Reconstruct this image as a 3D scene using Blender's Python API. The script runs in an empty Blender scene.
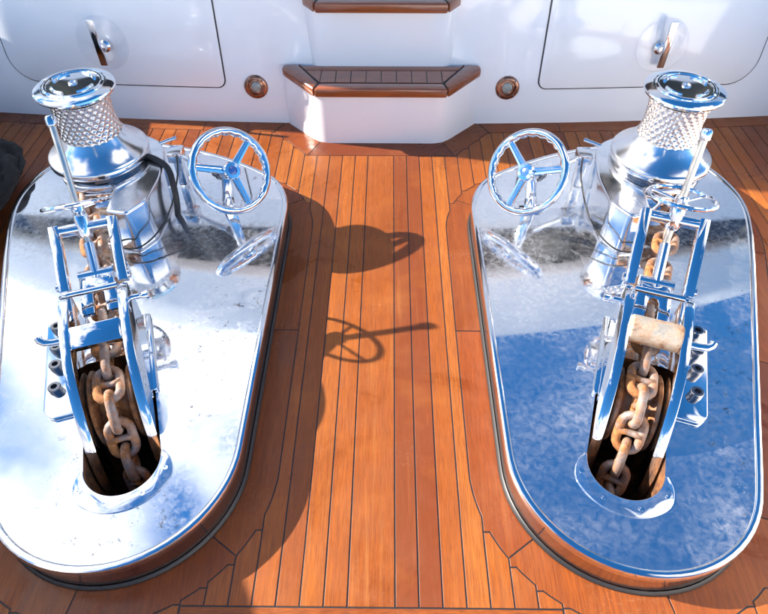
import bpy, bmesh, math, random
from math import sin, cos, pi, radians, sqrt, atan2, floor
from mathutils import Vector, Matrix, noise

random.seed(7)
sc = bpy.context.scene
COL = sc.collection

# ------------------------------------------------------------------ camera
cam_d = bpy.data.cameras.new("camera")
cam = bpy.data.objects.new("camera", cam_d)
COL.objects.link(cam)
cam_d.sensor_fit = 'HORIZONTAL'
cam_d.sensor_width = 36.0
cam_d.lens = 36.0 * 609.0 / 768.0
cam_d.clip_start = 0.05
cam_d.clip_end = 20000.0
cam.location = (0.037, 0.0, 1.65)
cam.rotation_euler = (radians(90 - 47.26), 0.0, radians(0.51))
sc.camera = cam

# ------------------------------------------------------------------ light
SUN_EL, SUN_AZ = radians(30.0), radians(-79.5)      # azimuth from +Y towards +X
world = bpy.data.worlds.new("World")
sc.world = world
world.use_nodes = True
wn, wl = world.node_tree.nodes, world.node_tree.links
wn.clear()
w_out = wn.new('ShaderNodeOutputWorld')
w_bg = wn.new('ShaderNodeBackground')
w_bg.inputs['Strength'].default_value = 0.076
sky = wn.new('ShaderNodeTexSky')
sky.sky_type = 'NISHITA'
sky.sun_disc = False
sky.sun_elevation = SUN_EL
sky.sun_rotation = SUN_AZ
sky.air_density = 1.2
sky.dust_density = 0.0
sky.ozone_density = 6.0
w_tc = wn.new('ShaderNodeTexCoord')
w_map = wn.new('ShaderNodeMapping')
w_map.inputs['Location'].default_value = (8.75, 18.2, 18.8)
w_map.inputs['Scale'].default_value = (1.0, 1.0, 1.6)
w_noise = wn.new('ShaderNodeTexNoise')
w_noise.inputs['Scale'].default_value = 1.5
w_noise.inputs['Detail'].default_value = 7.0
w_noise.inputs['Roughness'].default_value = 0.52
w_ramp = wn.new('ShaderNodeValToRGB')
w_ramp.color_ramp.elements[0].position = 0.485
w_ramp.color_ramp.elements[0].color = (0, 0, 0, 1)
w_ramp.color_ramp.elements[1].position = 0.575
w_ramp.color_ramp.elements[1].color = (1, 1, 1, 1)
w_mix = wn.new('ShaderNodeMixRGB')
w_mix.inputs[2].default_value = (9.6, 9.8, 10.3, 1)
wl.new(w_tc.outputs['Generated'], w_map.inputs['Vector'])
wl.new(w_map.outputs['Vector'], w_noise.inputs['Vector'])
wl.new(w_noise.outputs['Fac'], w_ramp.inputs['Fac'])
wl.new(w_ramp.outputs['Color'], w_mix.inputs['Fac'])
w_sat = wn.new('ShaderNodeHueSaturation')
w_sat.inputs['Saturation'].default_value = 1.22
w_sat.inputs['Value'].default_value = 1.0
wl.new(sky.outputs['Color'], w_sat.inputs['Color'])
wl.new(w_sat.outputs['Color'], w_mix.inputs[1])
wl.new(w_mix.outputs['Color'], w_bg.inputs['Color'])
wl.new(w_bg.outputs['Background'], w_out.inputs['Surface'])

sun_d = bpy.data.lights.new("sun", 'SUN')
sun_d.energy = 5.0
sun_d.angle = radians(0.55)
sun_d.color = (1.0, 0.93, 0.83)
sun = bpy.data.objects.new("sun", sun_d)
COL.objects.link(sun)
sun.location = (-6, 1, 4)
sdir = Vector((sin(SUN_AZ) * cos(SUN_EL), cos(SUN_AZ) * cos(SUN_EL), sin(SUN_EL)))
sun.rotation_euler = sdir.to_track_quat('Z', 'Y').to_euler()

sc.view_settings.view_transform = 'Standard'
sc.view_settings.look = 'None'
sc.view_settings.gamma = 1.0
sc.view_settings.exposure = 1.63
sc.view_settings.use_curve_mapping = False
sc.render.engine = 'CYCLES'
sc.cycles.use_denoising = True
sc.cycles.caustics_reflective = True
sc.cycles.caustics_refractive = False
sc.cycles.blur_glossy = 0.6
sc.cycles.sample_clamp_indirect = 6.0
sc.cycles.max_bounces = 10
sc.cycles.glossy_bounces = 6
sc.cycles.diffuse_bounces = 4
sc.cycles.transparent_max_bounces = 12


# ------------------------------------------------------------------ materials
class NT:
    def __init__(s, name):
        s.m = bpy.data.materials.new(name)
        s.m.use_nodes = True
        s.n, s.l = s.m.node_tree.nodes, s.m.node_tree.links
        s.p = s.n['Principled BSDF']
        s.out = s.n['Material Output']
        s.tc = s.n.new('ShaderNodeTexCoord')

    def set(s, **k):
        names = dict(base='Base Color', rough='Roughness', metal='Metallic', coat='Coat Weight',
                     coat_rough='Coat Roughness', trans='Transmission Weight', ior='IOR', spec='Specular IOR Level',
                     sheen='Sheen Weight', alpha='Alpha')
        for a, v in k.items():
            s.p.inputs[names[a]].default_value = (*v, 1) if isinstance(v, tuple) else v
        return s

    def mapping(s, scale=(1, 1, 1), rot=(0, 0, 0), src='Object', loc=(0, 0, 0)):
        m = s.n.new('ShaderNodeMapping')
        m.inputs['Scale'].default_value = scale
        m.inputs['Rotation'].default_value = rot
        m.inputs['Location'].default_value = loc
        s.l.new(s.tc.outputs[src], m.inputs['Vector'])
        return m.outputs['Vector']

    def noise(s, scale, detail=4, rough=0.5, vec=None, dist=0.0):
        t = s.n.new('ShaderNodeTexNoise')
        t.inputs['Scale'].default_value = scale
        t.inputs['Detail'].default_value = detail
        t.inputs['Roughness'].default_value = rough
        t.inputs['Distortion'].default_value = dist
        s.l.new(vec if vec is not None else s.tc.outputs['Object'], t.inputs['Vector'])
        return t.outputs['Fac']

    def ramp(s, fac, stops):
        r = s.n.new('ShaderNodeValToRGB')
        e = r.color_ramp.elements
        while len(e) < len(stops):
            e.new(0.5)
        for q, (pos, c) in zip(e, stops):
            q.position = pos
            q.color = (c, c, c, 1) if isinstance(c, (int, float)) else (*c, 1)
        s.l.new(fac, r.inputs['Fac'])
        return r.outputs['Color']

    def mix(s, fac, a, b, mode='MIX'):
        x = s.n.new('ShaderNodeMixRGB')
        x.blend_type = mode
        for i, v in ((0, fac), (1, a), (2, b)):
            if isinstance(v, (int, float)):
                x.inputs[i].default_value = v if i == 0 else (v, v, v, 1)
            elif isinstance(v, tuple):
                x.inputs[i].default_value = (*v, 1)
            else:
                s.l.new(v, x.inputs[i])
        return x.outputs['Color']

    def math(s, op, a, b=0.0):
        x = s.n.new('ShaderNodeMath')
        x.operation = op
        for i, v in ((0, a), (1, b)):
            if isinstance(v, (int, float)):
                x.inputs[i].default_value = v
            else:
                s.l.new(v, x.inputs[i])
        return x.outputs[0]

    def to(s, sock, name):
        s.l.new(sock, s.p.inputs[name])
        return s

    def bump(s, h, strength, dist=0.002, prev=None):
        b = s.n.new('ShaderNodeBump')
        b.inputs['Strength'].default_value = strength
        b.inputs['Distance'].default_value = dist
        s.l.new(h, b.inputs['Height'])
        if prev is not None:
            s.l.new(prev, b.inputs['Normal'])
        s.l.new(b.outputs['Normal'], s.p.inputs['Normal'])
        return b.outputs['Normal']


def steel(name, base=(0.80, 0.81, 0.83), r0=0.03, r1=0.14, wave=0.12, grime=0.25, scale=7.0):
    t = NT(name).set(metal=1.0)
    n = t.noise(scale, 7, 0.62)
    t.to(t.ramp(n, [(0.38, r0), (0.72, r1)]), 'Roughness')
    g = t.ramp(t.noise(scale * 2.3, 8, 0.7), [(0.52, 0.0), (0.75, grime)])
    t.to(t.mix(g, base, (0.42, 0.36, 0.30)), 'Base Color')
    w = t.noise(scale * 0.9, 2, 0.4)
    t.bump(w, wave, 0.004)
    return t.m


def make_teak(name, scale=(1, 1, 1), tint=(0.97, 0.90, 0.90)):
    t = NT(name).set(spec=0.35)
    oi = t.n.new('ShaderNodeObjectInfo')
    add = t.n.new('ShaderNodeVectorMath')
    add.operation = 'MULTIPLY_ADD'
    comb = t.n.new('ShaderNodeCombineXYZ')
    for i in range(3):
        t.l.new(oi.outputs['Random'], comb.inputs[i])
    t.l.new(comb.outputs[0], add.inputs[0])
    add.inputs[1].default_value = (13.7, 31.1, 7.3)
    t.l.new(t.tc.outputs['Object'], add.inputs[2])

    def mp(sx, sy, sz):
        m = t.n.new('ShaderNodeMapping')
        m.inputs['Scale'].default_value = (sx * scale[0], sy * scale[1], sz)
        t.l.new(add.outputs[0], m.inputs['Vector'])
        return m.outputs['Vector']
    long = (0.035, 1.0)
    if scale[0] == 2:      # grain across
        f = lambda k: (k * 0.018, k, k)
        ff = lambda k: (k * 0.05, k, k)
        t_scale = None
    sx = (1.0, 0.04) if scale[0] != 2 else (0.04 / 2, 1.0 / scale[1])
    grain = t.noise(1.0, 8, 0.72, mp(720 * sx[0], 720 * sx[1] * 0.45, 90), 0.2)
    pale = t.noise(1.0, 5, 0.62, mp(45 * sx[0], 45 * sx[1], 30), 0.4)
    streak = t.noise(1.0, 4, 0.55, mp(70 * sx[0], 70 * sx[1] * 0.7, 40), 0.6)
    blot = t.noise(5.0, 4, 0.6)
    # board tone: from pale orange to deep red brown
    tone = t.ramp(oi.outputs['Random'], [(0.0, (0.18, 0.038, 0.010)), (0.15, (0.37, 0.108, 0.012)), (0.35, (0.31, 0.080, 0.010)), (0.55, (0.41, 0.136, 0.019)), (0.75, (0.35, 0.096, 0.011)), (0.88, (0.18, 0.040, 0.010)), (1.0, (0.42, 0.138, 0.013))])
    c = t.mix(t.ramp(streak, [(0.35, 0.0), (0.72, 0.55)]), tone, (0.19, 0.058, 0.018))
    c = t.mix(t.ramp(grain, [(0.44, 0.0), (0.60, 0.8)]), c, (0.15, 0.040, 0.008))
    c = t.mix(t.ramp(pale, [(0.56, 0.0), (0.78, 0.32)]), c, (0.50, 0.215, 0.055))
    c = t.mix(t.ramp(blot, [(0.5, 0.0), (0.75, 0.25)]), c, (0.45, 0.165, 0.03))
    wet = t.ramp(t.noise(2.3, 7, 0.62, None, 0.7), [(0.54, 0.0), (0.61, 1.0)])
    scuff = t.math('MULTIPLY', t.ramp(t.noise(3.1, 3, 0.5), [(0.52, 0.0), (0.68, 1.0)]), t.ramp(t.noise(85, 6, 0.8), [(0.55, 0.0), (0.75, 0.6)]))
    c = t.mix(1.0, c, tint, 'MULTIPLY')
    c = t.mix(scuff, c, (0.42, 0.27, 0.17))
    c = t.mix(t.math('MULTIPLY', wet, 0.34), c, t.mix(1.0, c, (0.58, 0.50, 0.50), 'MULTIPLY'))
    t.to(c, 'Base Color')
    t.to(t.mix(wet, t.ramp(t.noise(9, 5, 0.6), [(0.35, 0.34), (0.7, 0.60)]), 0.20), 'Roughness')
    t.bump(grain, 0.22, 0.0012)
    return t.m


M = {}
t = NT('varnished_teak').set(rough=0.3, coat=0.8, coat_rough=0.06)
gr = t.noise(1.0, 6, 0.65, t.mapping((9, 120, 120)), 0.4)
t.to(t.mix(t.ramp(gr, [(0.35, 0.0), (0.7, 1.0)]), (0.30, 0.078, 0.019), (0.15, 0.036, 0.011)), 'Base Color')
t.bump(gr, 0.08, 0.001)
M['varnish'] = t.m
M['teak'] = make_teak('teak_along')
M['teak_x'] = make_teak('teak_across', (2, 1, 1), (0.80, 0.66, 0.70))
M['teak_red'] = make_teak('teak_margin', (1, 1, 1), (0.76, 0.62, 0.66))
M['caulk'] = NT('black_caulk').set(base=(0.012, 0.012, 0.014), rough=0.55).m
M['steel'] = steel('polished_steel')
M['casing'] = steel('casing_steel', r0=0.05, r1=0.24, wave=0.10, grime=0.3, scale=5)
M['skirt_cone'] = steel('satin_steel', base=(0.78, 0.78, 0.79), r0=0.12, r1=0.26, wave=0.03, grime=0.2, scale=6)
M['steel_soft'] = steel('worn_steel', r0=0.10, r1=0.30, grime=0.35)
M['zinc'] = steel('zinc_thread', base=(0.56, 0.54, 0.50), r0=0.32, r1=0.5, wave=0.0, grime=0.5, scale=20)
M['steel_frame'] = steel('mirror_steel', r0=0.02, r1=0.09, wave=0.05, grime=0.10)
M['steel_drum'] = steel('capstan_steel', base=(0.74, 0.71, 0.68), r0=0.22, r1=0.38, wave=0.0, grime=0.45, scale=14)
M['steel_dark'] = steel('dark_steel', base=(0.20, 0.20, 0.215), r0=0.18, r1=0.4, wave=0.1, grime=0.3)
M['skirt'] = steel('brushed_skirt', base=(0.52, 0.50, 0.50), r0=0.12, r1=0.26, wave=0.10, grime=0.3, scale=4)

# plinth sheet: mirror steel with salt haze, wipe marks and drops
t = NT('plinth_steel').set(metal=1.0)
big = t.noise(2.4, 5, 0.6, None, 0.8)
fine = t.noise(46, 8, 0.75, None, 0.5)
wipe = t.noise(1.0, 6, 0.7, t.mapping((5, 70, 1), (0, 0, 0.5)), 0.6)
wipe2 = t.noise(1.0, 5, 0.7, t.mapping((90, 6, 1), (0, 0, -0.35)), 0.4)
marks = t.math('MAXIMUM', t.ramp(fine, [(0.40, 0.10), (0.66, 1.0)]), t.math('MULTIPLY', t.math('MAXIMUM', t.ramp(wipe, [(0.52, 0.0), (0.72, 1.0)]), t.ramp(wipe2, [(0.56, 0.0), (0.72, 0.8)])), 0.8))
haze = t.math('MULTIPLY', t.ramp(big, [(0.36, 0.22), (0.60, 1.0)]), marks)
drops = t.n.new('ShaderNodeTexVoronoi')
drops.inputs['Scale'].default_value = 1.0
dv = t.n.new('ShaderNodeMixRGB')
dv.inputs[0].default_value = 0.02
dn = t.n.new('ShaderNodeTexNoise')
dn.inputs['Scale'].default_value = 60
t.l.new(t.tc.outputs['Object'], dn.inputs['Vector'])
t.l.new(t.mapping((120, 150, 120)), dv.inputs[1])
t.l.new(dn.outputs['Color'], dv.inputs[2])
dv.blend_type = 'ADD'
dv.inputs[0].default_value = 0.9
t.l.new(dv.outputs['Color'], drops.inputs['Vector'])
spot = t.math('MULTIPLY', t.ramp(drops.outputs['Distance'], [(0.14, 1.0), (0.24, 0.0)]), t.ramp(t.noise(5, 5, 0.7), [(0.60, 0.0), (0.70, 0.6)]))
dirt = t.math('MULTIPLY', t.ramp(t.noise(30, 6, 0.8), [(0.575, 0.0), (0.64, 1.0)]), t.ramp(t.noise(3.3, 3), [(0.53, 0.0), (0.66, 1.0)]))
t.to(t.mix(dirt, t.mix(haze, (0.80, 0.82, 0.85), (0.72, 0.73, 0.75)), (0.16, 0.15, 0.15)), 'Base Color')
rg = t.mix(haze, 0.015, 0.20)
t.to(t.mix(spot, rg, 0.45), 'Roughness')
t.bump(t.noise(2.2, 2, 0.4), 0.05, 0.006)
salt = t.n.new('ShaderNodeBsdfDiffuse')
salt.inputs['Color'].default_value = (0.62, 0.63, 0.66, 1)
mixs = t.n.new('ShaderNodeMixShader')
t.l.new(t.math('ADD', t.math('MULTIPLY', haze, 0.20), t.math('MULTIPLY', spot, 0.3)), mixs.inputs[0])
t.l.new(t.p.outputs[0], mixs.inputs[1])
t.l.new(salt.outputs[0], mixs.inputs[2])
t.l.new(mixs.outputs[0], t.out.inputs['Surface'])
M['plinth'] = t.m


def rusty(name, lo, hi, metal=0.55, bright=(0.36, 0.34, 0.33)):
    t = NT(name)
    a = t.noise(11, 7, 0.65)
    b = t.noise(38, 6, 0.7)
    rust = t.mix(t.ramp(b, [(0.35, 0.0), (0.68, 1.0)]), (0.10, 0.034, 0.012), (0.40, 0.16, 0.045))
    k = t.ramp(a, [(lo, 0.0), (hi, 1.0)])
    t.to(t.mix(k, bright, rust), 'Base Color')
    t.to(t.ramp(a, [(lo, metal), (hi, 0.0)]), 'Metallic')
    t.to(t.mix(k, 0.38, 0.85), 'Roughness')
    t.bump(t.math('ADD', b, t.math('MULTIPLY', t.noise(120, 4, 0.7), 0.5)), 0.9, 0.003)
    return t.m


M['chain'] = rusty('rusty_chain', 0.34, 0.56, 0.55, (0.30, 0.28, 0.27))
M['sheave'] = rusty('rusty_sheave', 0.34, 0.55, 0.5, (0.25, 0.20, 0.17))
M['roller_rust'] = rusty('stained_roller', 0.40, 0.60, 0.7, (0.56, 0.49, 0.39))
M['well'] = rusty('rusty_pipe', 0.3, 0.6, 0.1, (0.05, 0.035, 0.03))

t = NT('white_gelcoat').set(rough=0.12, coat=0.6, coat_rough=0.03)
t.to(t.mix(t.ramp(t.noise(2.0, 5, 0.6), [(0.4, 0.0), (0.75, 0.5)]), (0.88, 0.885, 0.89), (0.83, 0.84, 0.85)), 'Base Color')
t.bump(t.noise(3.0, 2, 0.4), 0.06, 0.01)
M['gel'] = t.m
M['glass_dark'] = NT('tinted_glass').set(base=(0.035, 0.038, 0.045), rough=0.06).m
M['rubber'] = NT('black_rubber').set(base=(0.015, 0.015, 0.016), rough=0.45).m
M['gasket'] = NT('grey_gasket').set(base=(0.035, 0.032, 0.035), rough=0.5).m
t = NT('clear_acrylic').set(base=(0.96, 0.98, 1.0), rough=0.03, ior=1.46, trans=1.0)
tr = t.n.new('ShaderNodeBsdfTransparent')
tr.inputs['Color'].default_value = (0.985, 0.99, 1.0, 1)
gl = t.n.new('ShaderNodeBsdfGlossy')
gl.inputs['Roughness'].default_value = 0.05
fr = t.n.new('ShaderNodeLayerWeight')
fr.inputs['Blend'].default_value = 0.25
frf = t.ramp(fr.outputs['Facing'], [(0.0, 0.05), (0.6, 0.10), (0.9, 0.8)])
ms = t.n.new('ShaderNodeMixShader')
t.l.new(frf, ms.inputs[0])
t.l.new(tr.outputs[0], ms.inputs[1])
t.l.new(gl.outputs[0], ms.inputs[2])
t.l.new(ms.outputs[0], t.out.inputs['Surface'])
M['acrylic'] = t.m
t = NT('aged_bronze').set(metal=1.0)
t.to(t.mix(t.ramp(t.noise(40, 5), [(0.4, 0), (0.65, 1)]), (0.50, 0.27, 0.18), (0.20, 0.09, 0.06)), 'Base Color')
t.set(rough=0.32)
M['bronze'] = t.m
M['lens'] = NT('frosted_lens').set(base=(0.30, 0.34, 0.31), rough=0.25, coat=0.3).m
t = NT('blue_badge').set(base=(0.03, 0.10, 0.36), rough=0.25, coat=0.5)
M['badge'] = t.m
t = NT('black_canvas').set(rough=0.9, sheen=0.03)
wv = t.noise(170, 3, 0.6)
t.to(t.mix(t.ramp(t.noise(12, 5), [(0.55, 0), (0.75, 0.5)]), (0.004, 0.004, 0.005), (0.022, 0.020, 0.020)), 'Base Color')
t.bump(wv, 0.5, 0.003)
M['canvas'] = t.m
t = NT('sea_water').set(base=(0.012, 0.035, 0.055), rough=0.08)
t.bump(t.noise(0.6, 6, 0.6), 0.8, 0.3)
M['sea'] = t.m


# ------------------------------------------------------------------ mesh helpers
def ident(p):
    return p


def mirror(s):
    return (lambda p: (s * p[0], p[1], p[2]))


def mk(name, geo, mat, parent=None, xf=ident, origin=(0, 0, 0), bevel=0.0, seg=2, angle=35, smooth=True, data=None):
    """one mesh object; vertices come in world space, are mapped by xf and stored relative to origin"""
    if data is None:
        V, F = geo
        me = bpy.data.meshes.new(name)
        bm = bmesh.new()
        vs = []
        for p in V:
            q = xf(p)
            vs.append(bm.verts.new((q[0] - origin[0], q[1] - origin[1], q[2] - origin[2])))
        for f in F:
            try:
                bm.faces.new([vs[i] for i in f])
            except ValueError:
                pass
        bmesh.ops.remove_doubles(bm, verts=bm.verts, dist=1e-6)
        bmesh.ops.recalc_face_normals(bm, faces=bm.faces)
        if bevel > 0:
            es = [e for e in bm.edges if len(e.link_faces) == 2 and e.calc_face_angle(0) > radians(angle)]
            bmesh.ops.bevel(bm, geom=es, offset=bevel, segments=seg, affect='EDGES', profile=0.5, clamp_overlap=True)
        bm.to_mesh(me)
        bm.free()
        if smooth:
            me.shade_smooth()
            me.set_sharp_from_angle(angle=radians(angle))
        me.materials.append(mat)
    else:
        me = data
    o = bpy.data.objects.new(name, me)
    COL.objects.link(o)
    if parent is not None:
        o.parent = parent
    else:
        o.location = origin
    return o


def tag(o, label, cat, group=None):
    o['label'] = label
    o['category'] = cat
    if group:
        o['group'] = group
    return o


def thing(name, loc, label, cat, group=None):
    o = bpy.data.objects.new(name, None)
    o.empty_display_size = 0.1
    COL.objects.link(o)
    o.location = loc
    return tag(o, label, cat, group)


def structure(o):
    o['kind'] = 'structure'
    return o


def join(*geos):
    V, F = [], []
    for v, f in geos:
        k = len(V)
        V += list(v)
        F += [[i + k for i in q] for q in f]
    return V, F


def box(c, h):
    V = [(c[0] + sx * h[0], c[1] + sy * h[1], c[2] + sz * h[2]) for sz in (-1, 1) for sy in (-1, 1) for sx in (-1, 1)]
    F = [[0, 1, 3, 2], [4, 6, 7, 5], [0, 4, 5, 1], [2, 3, 7, 6], [0, 2, 6, 4], [1, 5, 7, 3]]
    return V, F


def prism(poly, z0, z1):
    n = len(poly)
    V = [(x, y, z0) for x, y in poly] + [(x, y, z1) for x, y in poly]
    F = [list(range(n))[::-1], list(range(n, 2 * n))] + [[i, (i + 1) % n, n + (i + 1) % n, n + i] for i in range(n)]
    return V, F


def frame(t):
    t = Vector(t).normalized()
    a = Vector((0, 0, 1)) if abs(t.z) < 0.9 else Vector((0, 1, 0))
    u = a.cross(t).normalized()
    return u, t.cross(u).normalized()


def tube(path, r, n=10, closed=False, caps=True, radii=None):
    P = [Vector(p) for p in path]
    m = len(P)
    V, F = [], []
    u0 = None
    for i, p in enumerate(P):
        if closed:
            tt = P[(i + 1) % m] - P[i - 1]
        else:
            tt = P[min(i + 1, m - 1)] - P[max(i - 1, 0)]
        tt.normalize()
        if u0 is None:
            u0, w0 = frame(tt)
        else:
            u0 = (u0 - tt * u0.dot(tt)).normalized()
            w0 = tt.cross(u0).normalized()
        rr = radii[i] if radii else r
        for k in range(n):
            a = 2 * pi * k / n
            q = p + (u0 * cos(a) + w0 * sin(a)) * rr
            V.append(tuple(q))
    for i in range(m if closed else m - 1):
        j = (i + 1) % m
        for k in range(n):
            k2 = (k + 1) % n
            F.append([i * n + k, i * n + k2, j * n + k2, j * n + k])
    if not closed and caps:
        F.append(list(range(n))[::-1])
        F.append(list(range((m - 1) * n, m * n)))
    return V, F


def cyl(p0, p1, r, n=20, r1=None):
    return tube([p0, p1], r, n, radii=[r, r if r1 is None else r1])


def lathe(profile, origin, axis=(0, 0, 1), n=56, close=False):
    """profile: (radius, distance along axis)"""
    A = Vector(axis).normalized()
    u, w = frame(A)
    O = Vector(origin)
    V, F = [], []
    for (r, h) in profile:
        for k in range(n):
            a = 2 * pi * k / n
            V.append(tuple(O + A * h + (u * cos(a) + w * sin(a)) * max(r, 1e-5)))
    m = len(profile)
    for i in range(m - 1 if not close else m):
        j = (i + 1) % m
        for k in range(n):
            k2 = (k + 1) % n
            F.append([i * n + k, i * n + k2, j * n + k2, j * n + k])
    return V, F


def arc(cx, cy, r, a0, a1, n):
    return [(cx + r * cos(radians(a0 + (a1 - a0) * i / n)), cy + r * sin(radians(a0 + (a1 - a0) * i / n))) for i in range(n + 1)]


def area2(P):
    return sum(P[i][0] * P[(i + 1) % len(P)][1] - P[(i + 1) % len(P)][0] * P[i][1] for i in range(len(P)))


def clean(P, eps=1e-4):
    out = []
    for p in P:
        if not out or math.hypot(p[0] - out[-1][0], p[1] - out[-1][1]) > eps:
            out.append(p)
    while len(out) > 1 and math.hypot(out[0][0] - out[-1][0], out[0][1] - out[-1][1]) <= eps:
        out.pop()
    return out


def inset(P, d):
    """move the outline of a polygon inwards by d (mitred, limited)"""
    P = clean(P)
    if area2(P) < 0:
        P = P[::-1]
    n = len(P)
    out = []
    for i in range(n):
        a, b, c = P[i - 1], P[i], P[(i + 1) % n]
        e1 = Vector((b[0] - a[0], b[1] - a[1])).normalized()
        e2 = Vector((c[0] - b[0], c[1] - b[1])).normalized()
        n1, n2 = Vector((-e1.y, e1.x)), Vector((-e2.y, e2.x))
        m = n1 + n2
        if m.length < 1e-3:
            m = n1
        m.normalize()
        k = d / max(m.dot(n1), 0.35)
        out.append((b[0] + m.x * k, b[1] + m.y * k))
    return out


def board(P, z1, z0, seam=0.0021, ch=0.0006):
    """a deck board: prism with a small chamfer round its top edge"""
    A = inset(P, seam)
    B = inset(P, seam + ch)
    n = len(A)
    V = [(x, y, z0) for x, y in A] + [(x, y, z1 - ch * 0.7) for x, y in A] + [(x, y, z1) for x, y in B]
    F = []
    for r in range(2):
        for i in range(n):
            j = (i + 1) % n
            F.append([r * n + i, r * n + j, (r + 1) * n + j, (r + 1) * n + i])
    F.append(list(range(2 * n, 3 * n)))
    return V, F


# ------------------------------------------------------------------ plan of the deck (metres, x to starboard of the centre line, y towards the deckhouse)
def wall_y(x, z=0.0):
    return 2.80 + 0.024 * x * x + 0.12 * z


def half_beam(y):
    if y > 0.5:
        return 1.62 + 0.27 * (y - 0.5) - 0.02 * (y - 0.5) ** 2
    return max(0.12, 1.62 + 0.27 * (y - 0.5) - 0.055 * (y - 0.5) ** 2)


def plinth_outline():
    P = [(0.371, 1.96 - 1.085 * k / 12) for k in range(0, 12)]
    P += arc(0.722, 0.875, 0.351, 180, 339.4, 30)
    c = [(1.14, 0.985), (1.25, 1.275), (1.36, 1.565), (1.41, 1.70), (1.465, 1.865), (1.492, 1.985), (1.492, 2.10), (1.455, 2.235),
         (1.38, 2.35), (1.26, 2.425), (1.10, 2.445), (0.97, 2.425), (0.81, 2.38), (0.645, 2.305), (0.50, 2.215), (0.435, 2.155), (0.392, 2.07)]
    pts = [P[-1]] + c + [P[0]]
    ext = [P[-4]] + pts + [P[3]]
    for i in range(1, len(ext) - 2):
        p0, p1, p2, p3 = [Vector(q) for q in ext[i - 1:i + 3]]
        for k in range(1, 5):
            u = k / 4
            q = 0.5 * ((2 * p1) + (p2 - p0) * u + (2 * p0 - 5 * p1 + 4 * p2 - p3) * u * u + (3 * p1 - p0 - 3 * p2 + p3) * u ** 3)
            P.append((q.x, q.y))
    return clean(P)


PO = plinth_outline()
if area2(PO) < 0:
    PO = PO[::-1]
MO = inset(PO, -0.092)          # outer edge of the margin boards round the plinth


def span_y(P, x):
    ys = []
    n = len(P)
    for i in range(n):
        a, b = P[i], P[(i + 1) % n]
        if (a[0] - x) * (b[0] - x) <= 0 and a[0] != b[0]:
            ys.append(a[1] + (b[1] - a[1]) * (x - a[0]) / (b[0] - a[0]))
    return (min(ys), max(ys)) if ys else None


MXMIN, MXMAX = min(p[0] for p in MO), max(p[0] for p in MO)
PITCH = 0.0608
SEAMS = [0.061 + PITCH * k for k in range(40)]
Y_CROSS = 0.487
Y_BOARD = 0.395


def seam_cell(x):
    k = floor((x - 0.061) / PITCH)
    return 0.061 + PITCH * k, 0.061 + PITCH * (k + 1)


def nib(f, x, above):
    """let the board ends into the margin: the sharp tip of each plank is cut square"""
    a, b = seam_cell(x + 1e-9)
    fa, fb = f(a), f(b)
    y = f(x)
    if fa is None or fb is None or y is None or abs(fa - fb) < 0.004 or abs(fa - fb) > 0.16:
        return y
    low_tip = fa < fb
    tip_left = low_tip if above else not low_tip
    xc = a + 0.3 * PITCH if tip_left else b - 0.3 * PITCH
    if (tip_left and x < xc) or (not tip_left and x > xc):
        y = f(xc)
    return y


def lo_raw(x):
    s = span_y(MO, x)
    return s[0] if s else None


def hi_raw(x):
    s = span_y(MO, x)
    return s[1] if s else None


def wm_raw(x):
    x = abs(x)
    if x < 0.352:
        return 2.512
    if x < 0.535:
        return 2.512 + (x - 0.352) / (0.535 - 0.352) * 0.208
    return 2.720 + 0.024 * (x * x - 0.286)


def lo(x):
    return nib(lo_raw, x, False)


def hi(x):
    return nib(hi_raw, x, True)


def wm(x):
    return nib(wm_raw, x, False)


def xs_between(a, b, step=0.006):
    pts = {round(a, 6), round(b, 6)}
    for s in SEAMS:
        for e in (-1e-5, 1e-5, 0.3 * PITCH - 1e-5, 0.3 * PITCH + 1e-5, 0.7 * PITCH - 1e-5, 0.7 * PITCH + 1e-5):
            if a < s + e < b:
                pts.add(s + e)
    n = max(1, int((b - a) / step))
    for i in range(1, n):
        pts.add(a + (b - a) * i / n)
    return sorted(pts)


def beam_start(x):
    y = -2.6
    while half_beam(y) < x - 0.004 and y < 3.2:
        y += 0.02
    return y


# caulk bed (the dark joints between the boards), pierced where the chains go down
S0 = Vector((0.82, 1.18))
TH = radians(19.0)
UU = Vector((sin(TH), cos(TH)))
NN = Vector((cos(TH), -sin(TH)))


def loc2(a, b):
    p = S0 + UU * a + NN * b
    return (p.x, p.y)


HOLE = [loc2(-0.37 - 0.105 * cos(radians(q)), 0.105 * sin(radians(q))) for q in range(-90, 91, 9)] + [loc2(0.02, 0.105), loc2(0.02, -0.105)]


def fill_with_holes(outer, holes, z):
    bm = bmesh.new()
    edges = []
    for P in [outer] + holes:
        vs = [bm.verts.new((x, y, z)) for x, y in P]
        for i in range(len(vs)):
            edges.append(bm.edges.new((vs[i], vs[(i + 1) % len(vs)])))
    bmesh.ops.triangle_fill(bm, use_beauty=True, use_dissolve=False, edges=edges)
    bm.verts.index_update()
    V = [tuple(v.co) for v in bm.verts]
    F = [[v.index for v in f.verts] for f in bm.faces]
    bm.free()
    return V, F


deck_out = []
for i in range(40):
    y = -2.7 + 6.2 * i / 39
    deck_out.append((half_beam(y) + 0.02, y))
deck_out = deck_out + [(-x, y) for x, y in deck_out[::-1]]
deck = structure(mk('deck', fill_with_holes(deck_out, [HOLE, [(-x, y) for x, y in HOLE]], -0.0016), M['caulk'], smooth=False))
deck['label'] = 'laid teak foredeck with black caulked seams'

ZP0 = -0.012


def plank(P, mat='teak', name='plank'):
    P = clean(P, 3e-4)
    if len(P) < 3 or abs(area2(P)) < 2e-3:
        return
    mk(name, board(P, 0.0 + random.uniform(-0.0004, 0.0004), ZP0), M[mat], deck, smooth=False)


# king plank and straight planks
def mir(P, s):
    return [(s * x, y) for x, y in P]


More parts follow.
